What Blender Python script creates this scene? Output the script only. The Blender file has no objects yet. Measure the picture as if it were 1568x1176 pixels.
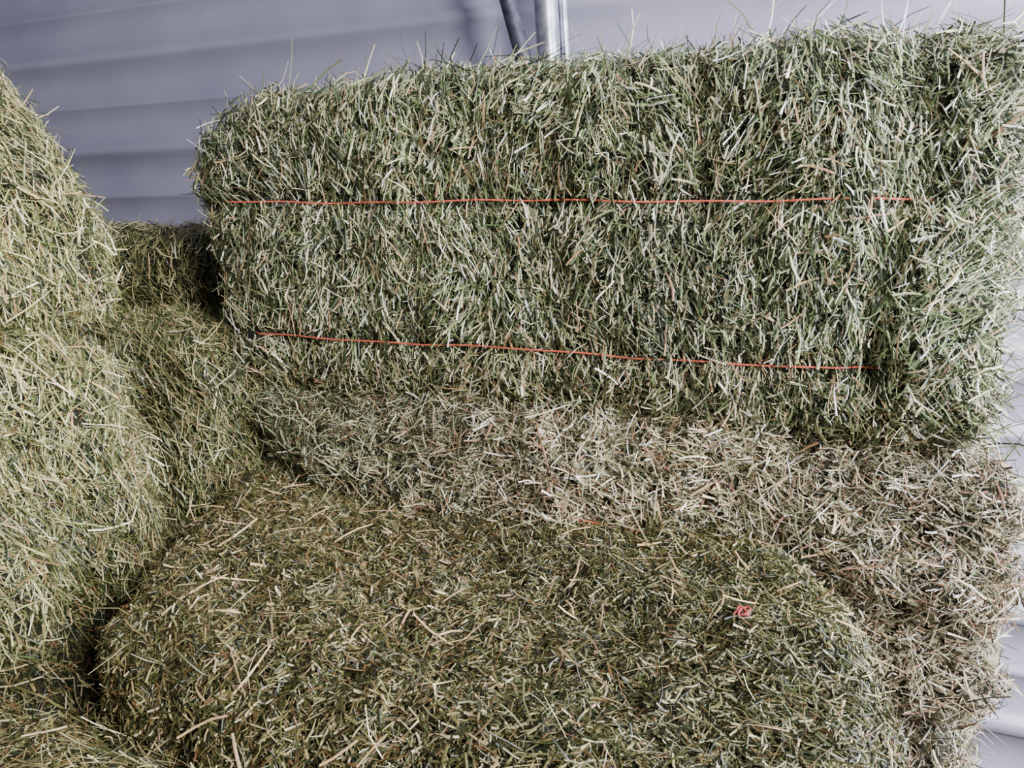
import bpy, math, numpy as np
from mathutils import Vector
rng = np.random.default_rng(7)
S = bpy.context.scene
COL = S.collection
CAM = np.array([0.0, 0.0, 0.0])
FLOOR = -1.32

def lin(c):
    c = np.array(c, float)/255.0
    return np.where(c <= 0.04045, c/12.92, ((c+0.055)/1.055)**2.4)

# ---------------------------------------------------------------- materials
def mat_strand():
    m = bpy.data.materials.new("hay_strand_mat"); m.use_nodes = True
    nt = m.node_tree; b = nt.nodes["Principled BSDF"]
    a = nt.nodes.new("ShaderNodeAttribute"); a.attribute_name = "Col"
    n = nt.nodes.new("ShaderNodeTexNoise"); n.inputs["Scale"].default_value = 160
    r = nt.nodes.new("ShaderNodeMapRange"); r.inputs[3].default_value = .68; r.inputs[4].default_value = 1.3
    mx = nt.nodes.new("ShaderNodeVectorMath"); mx.operation = 'SCALE'
    tc = nt.nodes.new("ShaderNodeTexCoord")
    nt.links.new(tc.outputs["Object"], n.inputs["Vector"])
    nt.links.new(n.outputs[0], r.inputs[0])
    nt.links.new(a.outputs["Color"], mx.inputs[0]); nt.links.new(r.outputs[0], mx.inputs["Scale"])
    nt.links.new(mx.outputs[0], b.inputs["Base Color"])
    b.inputs["Roughness"].default_value = .38
    b.inputs["Specular IOR Level"].default_value = .6
    return m

def mat_core(name, c1, c2):
    m = bpy.data.materials.new(name); m.use_nodes = True
    nt = m.node_tree; b = nt.nodes["Principled BSDF"]
    tc = nt.nodes.new("ShaderNodeTexCoord")
    n = nt.nodes.new("ShaderNodeTexNoise"); n.inputs["Scale"].default_value = 120; n.inputs["Detail"].default_value = 6
    cr = nt.nodes.new("ShaderNodeValToRGB")
    cr.color_ramp.elements[0].position = .35; cr.color_ramp.elements[1].position = .7
    cr.color_ramp.elements[0].color = (*lin(c1), 1); cr.color_ramp.elements[1].color = (*lin(c2), 1)
    bp = nt.nodes.new("ShaderNodeBump"); bp.inputs["Strength"].default_value = .8; bp.inputs["Distance"].default_value = .01
    nt.links.new(tc.outputs["Object"], n.inputs["Vector"]); nt.links.new(n.outputs[0], cr.inputs[0])
    nt.links.new(cr.outputs[0], b.inputs["Base Color"]); nt.links.new(n.outputs[0], bp.inputs["Height"])
    nt.links.new(bp.outputs[0], b.inputs["Normal"]); b.inputs["Roughness"].default_value = .9
    return m

def mat_simple(name, c, rough=.5, metal=0, noise=None):
    m = bpy.data.materials.new(name); m.use_nodes = True
    nt = m.node_tree; b = nt.nodes["Principled BSDF"]
    b.inputs["Base Color"].default_value = (*lin(c), 1); b.inputs["Roughness"].default_value = rough
    b.inputs["Metallic"].default_value = metal
    if noise:
        tc = nt.nodes.new("ShaderNodeTexCoord")
        n = nt.nodes.new("ShaderNodeTexNoise"); n.inputs["Scale"].default_value = noise[0]; n.inputs["Detail"].default_value = 5
        cr = nt.nodes.new("ShaderNodeValToRGB")
        cr.color_ramp.elements[0].position = .35; cr.color_ramp.elements[1].position = .7
        cr.color_ramp.elements[0].color = (*lin(noise[1]), 1); cr.color_ramp.elements[1].color = (*lin(c), 1)
        nt.links.new(tc.outputs["Object"], n.inputs["Vector"]); nt.links.new(n.outputs[0], cr.inputs[0])
        nt.links.new(cr.outputs[0], b.inputs["Base Color"])
    return m

M_STR = mat_strand()
M_CORE = mat_core("hay_core_mat", (14, 17, 9), (40, 43, 26))  # core colours darkened to deepen the shade seen between strands
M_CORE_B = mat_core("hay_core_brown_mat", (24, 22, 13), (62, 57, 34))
M_TWINE = mat_simple("orange_twine_mat", (226, 112, 90), .6, 0, (90, (190, 82, 62)))

# ---------------------------------------------------------------- mesh utils
def mesh_from(name, V, F, mat, smooth=False, col=None):
    me = bpy.data.meshes.new(name)
    V = np.ascontiguousarray(V, dtype=np.float32); F = np.ascontiguousarray(F, dtype=np.int32)
    nf, k = F.shape
    me.vertices.add(len(V)); me.vertices.foreach_set("co", V.ravel())
    me.loops.add(nf*k); me.loops.foreach_set("vertex_index", F.ravel())
    me.polygons.add(nf)
    me.polygons.foreach_set("loop_start", np.arange(nf, dtype=np.int32)*k)
    me.polygons.foreach_set("loop_total", np.full(nf, k, dtype=np.int32))
    me.update(calc_edges=True)
    if smooth: me.polygons.foreach_set("use_smooth", np.ones(nf, dtype=bool))
    if col is not None:
        at = me.color_attributes.new("Col", 'FLOAT_COLOR', 'POINT')
        c4 = np.ones((len(V), 4), dtype=np.float32); c4[:, :3] = col
        at.data.foreach_set("color", c4.ravel())
    me.materials.append(mat)
    ob = bpy.data.objects.new(name, me); COL.objects.link(ob)
    return ob

def nrm(v): return v/np.maximum(np.linalg.norm(v, axis=-1, keepdims=True), 1e-9)

def sines(P, scale, seed, n=5):
    r = np.random.default_rng(seed); out = np.zeros(len(P))
    for i in range(n):
        k = nrm(r.normal(size=3))*scale*r.uniform(.6, 1.7)
        out += np.sin(P@k + r.uniform(0, 6.28))
    return out/math.sqrt(n)

def hull(lo, hi, r, rotz=0, deform=None, bump=.006, seed=1, res=.015):
    lo = np.array(lo, float); hi = np.array(hi, float)
    c = (lo+hi)/2; h = (hi-lo)/2
    Vs = []; Fs = []; off = 0
    for ax in range(3):
        for sg in (-1, 1):
            u, v = (ax+1) % 3, (ax+2) % 3
            nu = max(4, int(2*h[u]/res)); nv = max(4, int(2*h[v]/res))
            A, B = np.meshgrid(np.linspace(-1, 1, nu+1), np.linspace(-1, 1, nv+1), indexing='ij')
            p = np.zeros((A.size, 3)); p[:, u] = A.ravel()*h[u]; p[:, v] = B.ravel()*h[v]; p[:, ax] = sg*h[ax]
            Vs.append(p)
            i, j = np.meshgrid(np.arange(nu), np.arange(nv), indexing='ij')
            a = (i*(nv+1)+j).ravel(); b = a+(nv+1); cc = b+1; d = a+1
            f = np.stack([a, b, cc, d], 1) if sg > 0 else np.stack([a, d, cc, b], 1)
            Fs.append(f+off); off += len(p)
    V = np.concatenate(Vs); F = np.concatenate(Fs)
    rr = np.minimum(r, h*.98)
    q = np.clip(V, -(h-rr), h-rr)
    N = nrm((V-q)/rr)
    V = q + N*rr + c
    V = V + N*(bump*sines(V, 28, seed)+bump*.7*sines(V, 80, seed+5)+bump*.45*sines(V, 170, seed+6))[:, None]
    if deform is not None: V = deform(V)
    key = np.round(V*2e4).astype(np.int64)
    _, idx, inv = np.unique(key, axis=0, return_index=True, return_inverse=True)
    V = V[idx]; F = inv.reshape(-1)[F]
    return V, F, c

def sample(V, F, density, wfun):
    T = np.concatenate([F[:, [0, 1, 2]], F[:, [0, 2, 3]]])
    a, b, c = V[T[:, 0]], V[T[:, 1]], V[T[:, 2]]
    cr = np.cross(b-a, c-a); ar = np.linalg.norm(cr, axis=1)/2
    N = nrm(cr); ctr = (a+b+c)/3
    w = ar*wfun(ctr, N)
    n = int(density*w.sum())
    ix = rng.choice(len(T), n, p=w/w.sum())
    u = rng.random((n, 1)); v = rng.random((n, 1)); f = (u+v) > 1
    u = np.where(f, 1-u, u); v = np.where(f, 1-v, v)
    return a[ix]+u*(b-a)[ix]+v*(c-a)[ix], N[ix]

def strands_geo(P, N, D, L, W, C, rings=4, bend=.12):
    n = len(P)
    D = nrm(D); side = nrm(np.cross(D, N)+1e-6)
    r = rng.uniform(-1.2, 1.2, (n, 1)); side = nrm(side*np.cos(r)+N*np.sin(r)); up = np.cross(side, D)
    bd = side*rng.normal(0, bend, (n, 1)) + up*rng.normal(0, bend, (n, 1))
    bd2 = nrm(np.cross(D, N)+1e-6)*rng.normal(0, bend*.5, (n, 1))
    V = np.zeros((n, rings, 3, 3)); ts = np.linspace(-.5, .5, rings)
    L = L[:, None]; W = W[:, None]
    tap = rng.uniform(.25, 1.0, n)[:, None]
    for i, t in enumerate(ts):
        c = P + D*L*t + bd*L*(t*t*4-.5)*.5 + bd2*L*(8*t*t*t)*.5
        w = W*(1-(1-tap)*(t+.5)**2)
        V[:, i, 0] = c-side*w*.5; V[:, i, 1] = c+up*w*.35; V[:, i, 2] = c+side*w*.5
    base = np.arange(n)[:, None, None]*rings*3
    i = np.arange(rings-1)[None, :, None]*3; j = np.arange(2)[None, None, :]
    a = base+i+j
    F = np.stack([a, a+1, a+4, a+3], -1).reshape(-1, 4)
    Cv = np.repeat(C, rings*3, axis=0)
    return V.reshape(-1, 3), F, Cv

PAL = {
 'green': [((162, 168, 120), .23), ((220, 214, 172), .17), ((104, 120, 76), .25), ((252, 248, 222), .12), ((184, 146, 110), .06), ((46, 58, 33), .27)],
 'olive': [((130, 122, 76), .22), ((86, 90, 50), .30), ((184, 168, 116), .13), ((232, 216, 170), .09), ((124, 92, 58), .11), ((40, 45, 24), .22)],
 'pale':  [((206, 192, 158), .24), ((160, 150, 116), .24), ((112, 117, 82), .18), ((248, 240, 216), .12), ((160, 120, 94), .11), ((62, 60, 38), .17)],
 'left':  [((166, 164, 106), .23), ((214, 202, 146), .17), ((104, 115, 64), .27), ((244, 234, 186), .10), ((164, 130, 88), .08), ((47, 56, 29), .23)],
}
def colors(pal, n, P, seed):
    cs = np.array([lin(c) for c, _ in PAL[pal]]); w = np.array([x for _, x in PAL[pal]]); w /= w.sum()
    C = cs[rng.choice(len(cs), n, p=w)]
    C = C*rng.uniform(.5, 1.25, (n, 1))*(1+.16*np.clip(sines(P, 14, seed), -1.5, 1.5))[:, None]
    C[:, 0] *= 1+rng.normal(0, .05, n)
    return np.clip(C, .004, .9)

def vis_w(P, N):
    v = nrm(CAM-P); f = (N*v).sum(1)
    w = np.where(f > -.12, 1.0, .10)
    ang = np.degrees(np.arctan2(P[:, 0], P[:, 1]))
    w = w*np.where((ang > -66) & (ang < 26), 1, .12)
    w = w*np.where(P[:, 2] < -.78, .25, 1)
    return w

BALES = []
def bale(lo, hi, pal='green', r=.06, deform=None, seed=1, density=42000, axis=(1, 0, 0), spread=.42, rnd=.25,
         tilt=.16, Lr=(.012, .055), Wr=(.0008, .0030), core=None, extra=None, bump=.007, wf=None, chaff=.5, fuzz=260, theta0=0.0,
         palfun=None, press=None, lift=.026, longs=.6):
    V, F, c = hull(lo, hi, r, 0, deform, bump, seed)
    e = bpy.data.objects.new("hay_bale", None); e.empty_display_size = .1; e.location = c; COL.objects.link(e)
    ob = mesh_from("hay_core", V-c, F, core or M_CORE, True); ob.parent = e
    wfun = (lambda p, n: vis_w(p, n)*wf(p, n)) if wf else vis_w
    A = np.array(axis, float)
    geos = []
    def dirs(P, N, spread, rnd, tilt):
        n = len(P)
        T1 = np.cross(N, A)+.15*np.cross(N, rng.normal(size=(n, 3))); T1 = nrm(T1); T2 = np.cross(N, T1)
        th = theta0 + rng.normal(0, spread, n) + .4*sines(P, 22, seed+11)
        th = np.where(rng.random(n) < rnd, rng.uniform(0, 6.28, n), th)[:, None]
        D = np.cos(th)*T1+np.sin(th)*T2 + N*np.abs(rng.normal(0, tilt, (n, 1)))*np.where(rng.random((n, 1)) < .5, -1, 1)
        if extra is not None: D = D + extra(P, N, D)
        return nrm(D)
    def pr(P, N, X):
        if press is None: return X
        k = press(P)[:, None]*(rng.random((len(P), 1)) < .965)
        h = ((X-P)*N).sum(1)[:, None]
        return X - N*np.maximum(h+.004, 0)*k
    # stems
    P, N = sample(V, F, density, wfun); n = len(P)
    D = dirs(P, N, spread, rnd, tilt)
    if press is not None:
        kk = press(P)[:, None]; D = nrm(D - N*(D*N).sum(1)[:, None]*kk)
    L = (Lr[0]+(Lr[1]-Lr[0])*rng.random(n)**1.3)*np.where(rng.random(n) < .04, 1.7, 1)
    W = Wr[0]+(Wr[1]-Wr[0])*rng.random(n)**1.7
    Pp = pr(P, N, P+N*(-.004+lift*rng.random((n, 1))**1.7))
    C = colors(pal, n, P, seed)
    if palfun is not None: C = palfun(P, C)
    geos.append(strands_geo(Pp, N, D, L, W, C, 4, .10))
    # chaff
    if chaff > 0:
        P, N = sample(V, F, density*chaff, wfun); n = len(P)
        D = dirs(P, N, 1.0, .5, .4)
        C = colors(pal, n, P, seed)*.9
        if palfun is not None: C = palfun(P, C)
        geos.append(strands_geo(pr(P, N, P+N*rng.uniform(-.002, .012, (n, 1))), N, D, rng.uniform(.006, .022, n), rng.uniform(.0009, .0027, n), C, 3, .1))
    # sticking-out fuzz
    if fuzz > 0:
        P, N = sample(V, F, fuzz*10, wfun)
        if press is not None:
            keep = (press(P) < .3) | (rng.random(len(P)) < .2); P = P[keep]; N = N[keep]
        n = len(P)
        D = nrm(dirs(P, N, .9, .4, .2)+N*rng.uniform(.1, 1.1, (n, 1)))
        L = rng.uniform(.02, .058, n)*np.where(rng.random(n) < .06, 1.5, 1)
        C = colors(pal, n, P, seed)
        if palfun is not None: C = palfun(P, C)
        geos.append(strands_geo(P+N*.004+D*(L*.35)[:, None], N, D, L, rng.uniform(.0008, .0022, n), C, 4, .2))
        # longer tan stems lying loose over the surface
        P, N = sample(V, F, fuzz*longs, wfun)
        if press is not None:
            keep = press(P) < .3; P = P[keep]; N = N[keep]
        n = len(P)
        D = dirs(P, N, 1.2, .9, .05)
        C = lin((212, 178, 132))*rng.uniform(.5, 1.2, (n, 1))
        geos.append(strands_geo(P+N*rng.uniform(.010, .020, (n, 1)), N, D, .030+.042*rng.random(n)**2, rng.uniform(.0012, .0030, n), C, 4, .08))
    Vs = []; Fs = []; Cs = []; o = 0
    for v, f, cc in geos:
        Vs.append(v); Fs.append(f+o); Cs.append(cc); o += len(v)
    so = mesh_from("hay_strands", np.concatenate(Vs)-c, np.concatenate(Fs), M_STR, False, np.concatenate(Cs)); so.parent = e
    BALES.append(e)
    return e, c, (V, F)

def curve_obj(name, pts, rad, mat, parent=None, cyclic=False, res=2):
    cu = bpy.data.curves.new(name, 'CURVE'); cu.dimensions = '3D'; cu.bevel_depth = rad; cu.bevel_resolution = res
    sp = cu.splines.new('POLY'); sp.points.add(len(pts)-1)
    for p, q in zip(sp.points, pts): p.co = (*q, 1)
    sp.use_cyclic_u = cyclic
    cu.materials.append(mat)
    ob = bpy.data.objects.new(name, cu); COL.objects.link(ob)
    if parent: ob.parent = parent
    return ob

# ---------------------------------------------------------------- top bale (string side facing camera)
def zt(x): return .046-.012*(x+.4)      # upper twine height
def zl(x): return -.153-.004*(x+.4)
def d_top(V):
    V = V.copy(); z = (V[:, 2]+.245)/.455
    left = np.clip((-.45-V[:, 0])/.5, 0, 1)
    V[:, 0] += left*(1-z)*.12
    V[:, 0] += np.clip((-.75-V[:, 0])/.2, 0, 1)*.08*np.clip((z-.8)/.2, 0, 1)
    V[:, 2] -= left**2*np.clip(z, 0, 1)*.045
    front = V[:, 1] < 1.05
    V[:, 1] += .005*np.sin(V[:, 0]*74+2*np.sin(V[:, 0]*9))*front
    V[:, 1] += .036*np.exp(-((V[:, 0]-.105-.02*np.sin(V[:, 2]*17))/.018)**2)*front*(V[:, 2] > -.2)
    V[:, 1] += .014*np.exp(-((V[:, 0]+.13-.01*np.sin(V[:, 2]*23))/.012)**2)*front
    V[:, 1] += .012*np.exp(-((V[:, 0]+.50-.01*np.sin(V[:, 2]*19))/.012)**2)*front
    for f in (zt, zl):
        V[:, 1] += .008*np.exp(-((V[:, 2]-f(V[:, 0]))/.012)**2)*front
    V[:, 1] += .02*np.clip((-.15-V[:, 2])/.1, 0, 1)*front
    return V
def ex_top(P, N, D):
    E = np.zeros_like(P); k = np.clip((P[:, 0]-.10)/.1, 0, 1)
    E[:, 0] = k*rng.uniform(-.1, 1.0, len(P)); E[:, 1] = -k*rng.uniform(0, .4, len(P))
    up = np.clip((P[:, 2]-.15)/.06, 0, 1)
    E[:, 2] += up*rng.uniform(-.1, .35, len(P))
    return E*np.where((D*E).sum(1) < 0, -1, 1)[:, None]
def pf_top(P, C):
    k = np.clip((P[:, 0]+.3)/.4, 0, 1)[:, None]
    C = C*(1-k*np.array([.05, .01, -.08]))
    b = np.clip((-.12-P[:, 2])/.1, 0, 1)[:, None]
    return C*(1+b*np.array([.10, .01, -.02]))
def press_top(P):
    k = np.maximum(np.exp(-((P[:, 2]-zt(P[:, 0]))/.011)**2), np.exp(-((P[:, 2]-zl(P[:, 0]))/.011)**2))
    return k*(P[:, 1] < 1.02)*(P[:, 0] < .095)*(P[:, 0] > -.88)
e, c, hm = bale((-.95, .95, -.245), (.215, 1.31, .212), 'green', .05, d_top, 3, 64000, spread=.33, rnd=.18, extra=ex_top, palfun=pf_top, fuzz=320, press=press_top,
     Lr=(.010, .042), Wr=(.0010, .0033), tilt=.24, bump=.0075)
def twine_loop(parent, c, zf, x0, x1, yf, yb, vis0, vis1, sink=.025):
    xs = np.linspace(x0+.04, x1-.05, 120)
    pts = []
    for x in xs:
        inn = max(0, min(1, (vis0-x)/.03))+max(0, min(1, (x-vis1)/.03))   # sinks into the hay near the ends
        pts.append((x, yf(x)+sink*inn-.0015*math.sin(x*21)-.001*math.sin(x*63+1), zf(x)+.0015*math.sin(x*13)+.0008*math.sin(x*41)))
    z0 = zf(x0); z1 = zf(x1)
    pts += [(x1-.03, yf(x1)+.04, z1), (x1-.01, yf(x1)+.08, z1), (x1, yb-.05, z1), (x1-.04, yb, z1), (x0+.05, yb, z0), (x0, yb-.05, z0), (x0+.01, yf(x0)+.06, z0)]
    curve_obj("twine", [(np.array(p)-c).tolist() for p in pts], .00125, M_TWINE, parent, True)
twine_loop(e, c, zt, -.93, .21, lambda x: .9425, 1.315, -.84, .09)
twine_loop(e, c, zl, -.87, .21, lambda x: .9435, 1.315, -.79, .05)

# ---------------------------------------------------------------- pale bale under it
def d_pale(V):
    V = V.copy(); front = V[:, 1] < 1.05
    V[:, 1] += .012*np.sin(V[:, 0]*6.0+1)*front
    V[:, 1] -= .035*np.exp(-((V[:, 2]+.36)/.09)**2)*front*np.clip((V[:, 0]+.75)/.3, 0, 1)
    V[:, 2] -= .03*np.clip((V[:, 0]+.3)/.5, 0, 1)*(V[:, 2] > -.4)
    return V
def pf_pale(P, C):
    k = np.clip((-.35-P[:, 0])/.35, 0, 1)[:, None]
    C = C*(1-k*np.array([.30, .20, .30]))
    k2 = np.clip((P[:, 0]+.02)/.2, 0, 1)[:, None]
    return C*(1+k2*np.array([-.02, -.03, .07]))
PK = dict(spread=.8, rnd=.4, palfun=pf_pale, Lr=(.010, .042), Wr=(.0010, .0032), tilt=.28)
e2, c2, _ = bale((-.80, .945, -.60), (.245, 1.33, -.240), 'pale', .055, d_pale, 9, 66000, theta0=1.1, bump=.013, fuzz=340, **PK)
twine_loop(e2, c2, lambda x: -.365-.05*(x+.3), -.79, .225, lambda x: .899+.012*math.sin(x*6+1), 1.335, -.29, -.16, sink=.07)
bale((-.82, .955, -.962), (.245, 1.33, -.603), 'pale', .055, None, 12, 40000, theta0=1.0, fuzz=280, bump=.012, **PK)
bale((-.83, .955, FLOOR), (.245, 1.33, -.965), 'green', .05, None, 13, 15000, spread=.8, rnd=.4, fuzz=50)

# ---------------------------------------------------------------- foreground bale (seen from above)
def d_fg(V):
    V = V.copy()
    l = np.clip((-.35-V[:, 0])/.45, 0, 1); y = (V[:, 1]-.4)/.53
    V[:, 0] += l*(1-y)*.20
    V[:, 1] += l*(1-y)*.085
    rr = np.clip((V[:, 0]+.15)/.25, 0, 1)
    V[:, 0] -= rr*np.clip((y-.6)/.4, 0, 1)*.07
    top = V[:, 2] > -.45
    V[:, 2] += top*(.010*np.sin(V[:, 0]*9)*np.sin(V[:, 1]*11)-.02*np.clip((V[:, 0]-.0)/.1, 0, 1)**2)
    return V
def flat_top(p, n): return np.where(n[:, 2] > .3, 1.6, .7)
def pf_fg(P, C):
    k = np.clip((P[:, 0]+.35)/.4, 0, 1)[:, None]
    return C*.9*(1+k*np.array([-.08, .03, .02]))
e3, c3, _ = bale((-.84, .405, -.848), (.10, .935, -.385), 'olive', .05, d_fg, 21, 70000, axis=(0, 0, 1), spread=1.2, rnd=.8, tilt=.12,
     Lr=(.007, .034), Wr=(.0006, .0020), core=M_CORE_B, wf=flat_top, chaff=1.4, fuzz=120, bump=.0065, palfun=pf_fg, lift=.014, longs=1.8)
bale((-.82, .42, FLOOR), (.10, .93, -.85), 'green', .05, None, 22, 12000, fuzz=30, axis=(0, 0, 1), rnd=.6)

# ---------------------------------------------------------------- left stack (bale ends)
def d_left(V):
    V = V.copy()
    z = np.clip((V[:, 2]+.08)/.34, 0, 1)
    k = np.clip((V[:, 0]+1.4)/.6, 0, 1)
    V[:, 0] -= k*(.215*z**1.5)
    V[:, 0] += .022*np.sin(V[:, 1]*40+V[:, 2]*9)*k
    return V
def d_left2(V):
    V = V.copy(); k = np.clip((V[:, 0]+1.2)/.4, 0, 1)
    V[:, 0] += .024*np.sin(V[:, 1]*37+V[:, 2]*11)*k
    return V
def ex_left(P, N, D):
    E = np.zeros_like(P); E[:, 0] = rng.uniform(0, .5, len(P)); E[:, 2] = -rng.uniform(.1, .7, len(P)); E[:, 1] = rng.uniform(-.2, .4, len(P))
    return E*np.where((D*E).sum(1) < 0, -1, 1)[:, None]
kw = dict(spread=.6, rnd=.25, tilt=.35, Lr=(.014, .052), Wr=(.0008, .0026), extra=ex_left, fuzz=440, axis=(0, 1, 0), bump=.013)
bale((-1.86, .27, -.110), (-.815, .725, .265), 'left', .07, d_left, 31, 60000, **kw)
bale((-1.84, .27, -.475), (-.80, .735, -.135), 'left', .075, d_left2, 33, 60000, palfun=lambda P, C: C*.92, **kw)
bale((-1.84, .27, -.90), (-.87, .74, -.478), 'olive', .05, None, 34, 26000, fuzz=60, axis=(0, 1, 0), rnd=.5)
bale((-1.84, .27, FLOOR), (-.87, .74, -.903), 'olive', .05, None, 35, 8000, fuzz=20, axis=(0, 1, 0), rnd=.5)

# bale wedged in the gap + bale against the wall behind
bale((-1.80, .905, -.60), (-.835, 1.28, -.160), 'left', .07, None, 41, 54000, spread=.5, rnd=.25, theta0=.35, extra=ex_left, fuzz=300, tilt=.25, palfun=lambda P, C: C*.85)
bale((-1.80, .92, FLOOR), (-.85, 1.28, -.603), 'olive', .05, None, 42, 8000, fuzz=20)
bale((-2.05, 1.14, -.14), (-1.0, 1.49, .000), 'left', .05, None, 43, 30000, fuzz=100)
# near bale bottom-left corner
bale((-1.35, -.08, -.88), (-.40, .385, -.400), 'olive', .05, None, 51, 60000, axis=(0, 0, 1), spread=1.2, rnd=.6, core=M_CORE_B, fuzz=220, Lr=(.010, .040), Wr=(.0006, .0018), longs=.2)
bale((-1.35, -.08, FLOOR), (-.45, .375, -.883), 'olive', .05, None, 52, 6000, fuzz=10)

# loose long stems along the top edge and the right-hand end
def loose():
    n = 460
    P = np.stack([rng.uniform(-.88, .2, n), rng.uniform(.96, 1.2, n), np.full(n, .218)], 1)
    P[:, 2] -= np.clip((-.45-P[:, 0])/.5, 0, 1)**2*.045
    D = nrm(np.stack([rng.normal(0, .7, n), rng.normal(0, .3, n), rng.uniform(.05, 1, n)], 1))
    m = 260
    P2 = np.stack([np.full(m, .23), rng.uniform(.96, 1.1, m), rng.uniform(-.75, .2, m)], 1)
    D2 = nrm(np.stack([rng.uniform(.3, 1, m), rng.normal(-.2, .3, m), rng.normal(0, .8, m)], 1))
    P = np.concatenate([P, P2]); D = np.concatenate([D, D2]); n += m
    L = .022+.085*rng.random(n)**2.0
    N = np.tile([0, -1.0, 0], (n, 1))
    v, f, cc = strands_geo(P+D*(L*.4)[:, None], N, D, L, rng.uniform(.0009, .0023, n), colors('green', n, P, 5)*.95, 4, .18)
    return v, f, cc
v, f, cc = loose(); o = mesh_from("loose_stems", v-c, f, M_STR, False, cc); o.parent = e

# red twine scrap on the foreground bale
t = np.linspace(0, 1, 60)
pts = np.stack([-.029+.006*np.cos(t*23)*(.4+t), .717+.006*np.sin(t*31), -.371+.004*np.sin(t*17)+.003*t], 1)
curve_obj("red_twine_scrap", pts.tolist(), .0012, mat_simple("red_scrap_mat", (190, 84, 80), .8, 0, (60, (140, 56, 56))))

# ---------------------------------------------------------------- building
def siding(name, x0, x1, y, z0, z1, mat):
    prof = []
    def add(zz, d): prof.append((zz, y-d))
    base = .232
    k0 = int(math.floor((z0-base)/.24))
    zz = base+k0*.24
    while zz < z1:
        add(zz-.020, 0); add(zz-.013, .014); add(zz+.013, .014); add(zz+.020, 0)
        add(zz+.108, 0); add(zz+.112, .005); add(zz+.122, .005); add(zz+.126, 0)
        zz += .24
    prof = [p for p in prof if z0 <= p[0] <= z1]
    prof = [(z0, y)]+prof+[(z1, y)]
    V = []; F = []
    xs = np.linspace(x0, x1, 5)
    for x in xs:
        for (a, b) in prof: V.append((x, b, a))
    m = len(prof)
    for i in range(len(xs)-1):
        for j in range(m-1):
            F.append((i*m+j, (i+1)*m+j, (i+1)*m+j+1, i*m+j+1))
    return mesh_from(name, np.array(V), np.array(F), mat)
M_WALL = mat_simple("painted_steel_siding", (156, 154, 174), .34, 0, (3.0, (136, 135, 156)))
siding("wall_back", -3.2, 3.2, 1.60, FLOOR, 1.9, M_WALL)

def box(name, lo, hi, mat):
    x0, y0, z0 = lo; x1, y1, z1 = hi
    V = np.array([(x0, y0, z0), (x1, y0, z0), (x1, y1, z0), (x0, y1, z0), (x0, y0, z1), (x1, y0, z1), (x1, y1, z1), (x0, y1, z1)])
    F = np.array([(0, 3, 2, 1), (4, 5, 6, 7), (0, 1, 5, 4), (1, 2, 6, 5), (2, 3, 7, 6), (3, 0, 4, 7)])
    return mesh_from(name, V, F, mat)
box("floor", (-3.2, -3.5, FLOOR-.05), (3.2, 1.66, FLOOR), mat_simple("dirt_floor_mat", (120, 108, 88), .9, 0, (12, (86, 76, 60))))
box("wall_left", (-3.26, -3.5, FLOOR), (-3.2, 1.66, 1.9), M_WALL)
box("sky_block_ceiling", (-3.2, -1.2, 1.9), (3.2, 1.66, 1.94), mat_simple("roof_steel_mat", (170, 170, 184), .5))  # unseen roof, added to block sky light from above

# galvanised post with diagonal brace (the post leans a little)
M_GALV = mat_simple("galvanised_steel", (200, 201, 212), .34, .75, (40, (140, 142, 154)))
M_DARKST = mat_simple("weathered_steel", (92, 94, 108), .5, .6, (60, (60, 62, 74)))
pe = bpy.data.objects.new("steel_support_post", None); pe.location = (-.42, 1.47, FLOOR); COL.objects.link(pe)
def tube(name, a, b, rad, mat):
    a = np.array(a)-np.array(pe.location); b = np.array(b)-np.array(pe.location)
    curve_obj(name, [a.tolist(), b.tolist()], rad, mat, pe, False, 8)
def px(z): return -.478-.07*(z-.22)
tube("post_tube", (px(FLOOR), 1.47, FLOOR), (px(1.9), 1.47, 1.9), .023, M_GALV)
tube("post_flange", (px(FLOOR)+.026, 1.495, FLOOR), (px(1.9)+.026, 1.495, 1.9), .010, M_GALV)
tube("diagonal_brace", (-.485, 1.435, .20), (-.88, 1.435, 1.5), .016, M_DARKST)
tube("brace_clamp", (px(.17), 1.47, .17), (px(.235), 1.47, .235), .027, M_DARKST)

# ---------------------------------------------------------------- light
def area(name, loc, tgt, sx, sy, power, col):
    l = bpy.data.lights.new(name, 'AREA'); l.shape = 'RECTANGLE'; l.size = sx; l.size_y = sy; l.energy = power; l.color = col
    o = bpy.data.objects.new(name, l); o.location = loc
    o.rotation_euler = (Vector(tgt)-Vector(loc)).to_track_quat('-Z', 'Y').to_euler(); COL.objects.link(o)
area("daylight_open_front", (1.35, -.65, .80), (-.3, 1, -.1), .5, .4, 132, (1, .99, .97))
area("daylight_doorway", (1.9, .85, .3), (.6, 1.6, .0), .9, 1.6, 185, (.90, .92, 1))
w = bpy.data.worlds.new("sky"); S.world = w; w.use_nodes = True
w.node_tree.nodes["Background"].inputs[0].default_value = (.84, .86, 1, 1); w.node_tree.nodes["Background"].inputs[1].default_value = .13

# ---------------------------------------------------------------- camera
cd = bpy.data.cameras.new("camera"); cd.lens = 26; cd.sensor_width = 36; cd.clip_start = .02
co = bpy.data.objects.new("camera", cd); COL.objects.link(co); S.camera = co
p, yw = math.radians(11.3), math.radians(21)
co.rotation_euler = Vector((-math.sin(yw)*math.cos(p), math.cos(yw)*math.cos(p), -math.sin(p))).to_track_quat('-Z', 'Y').to_euler()
print("verts", sum(len(o.data.vertices) for o in bpy.data.objects if o.type == 'MESH'))
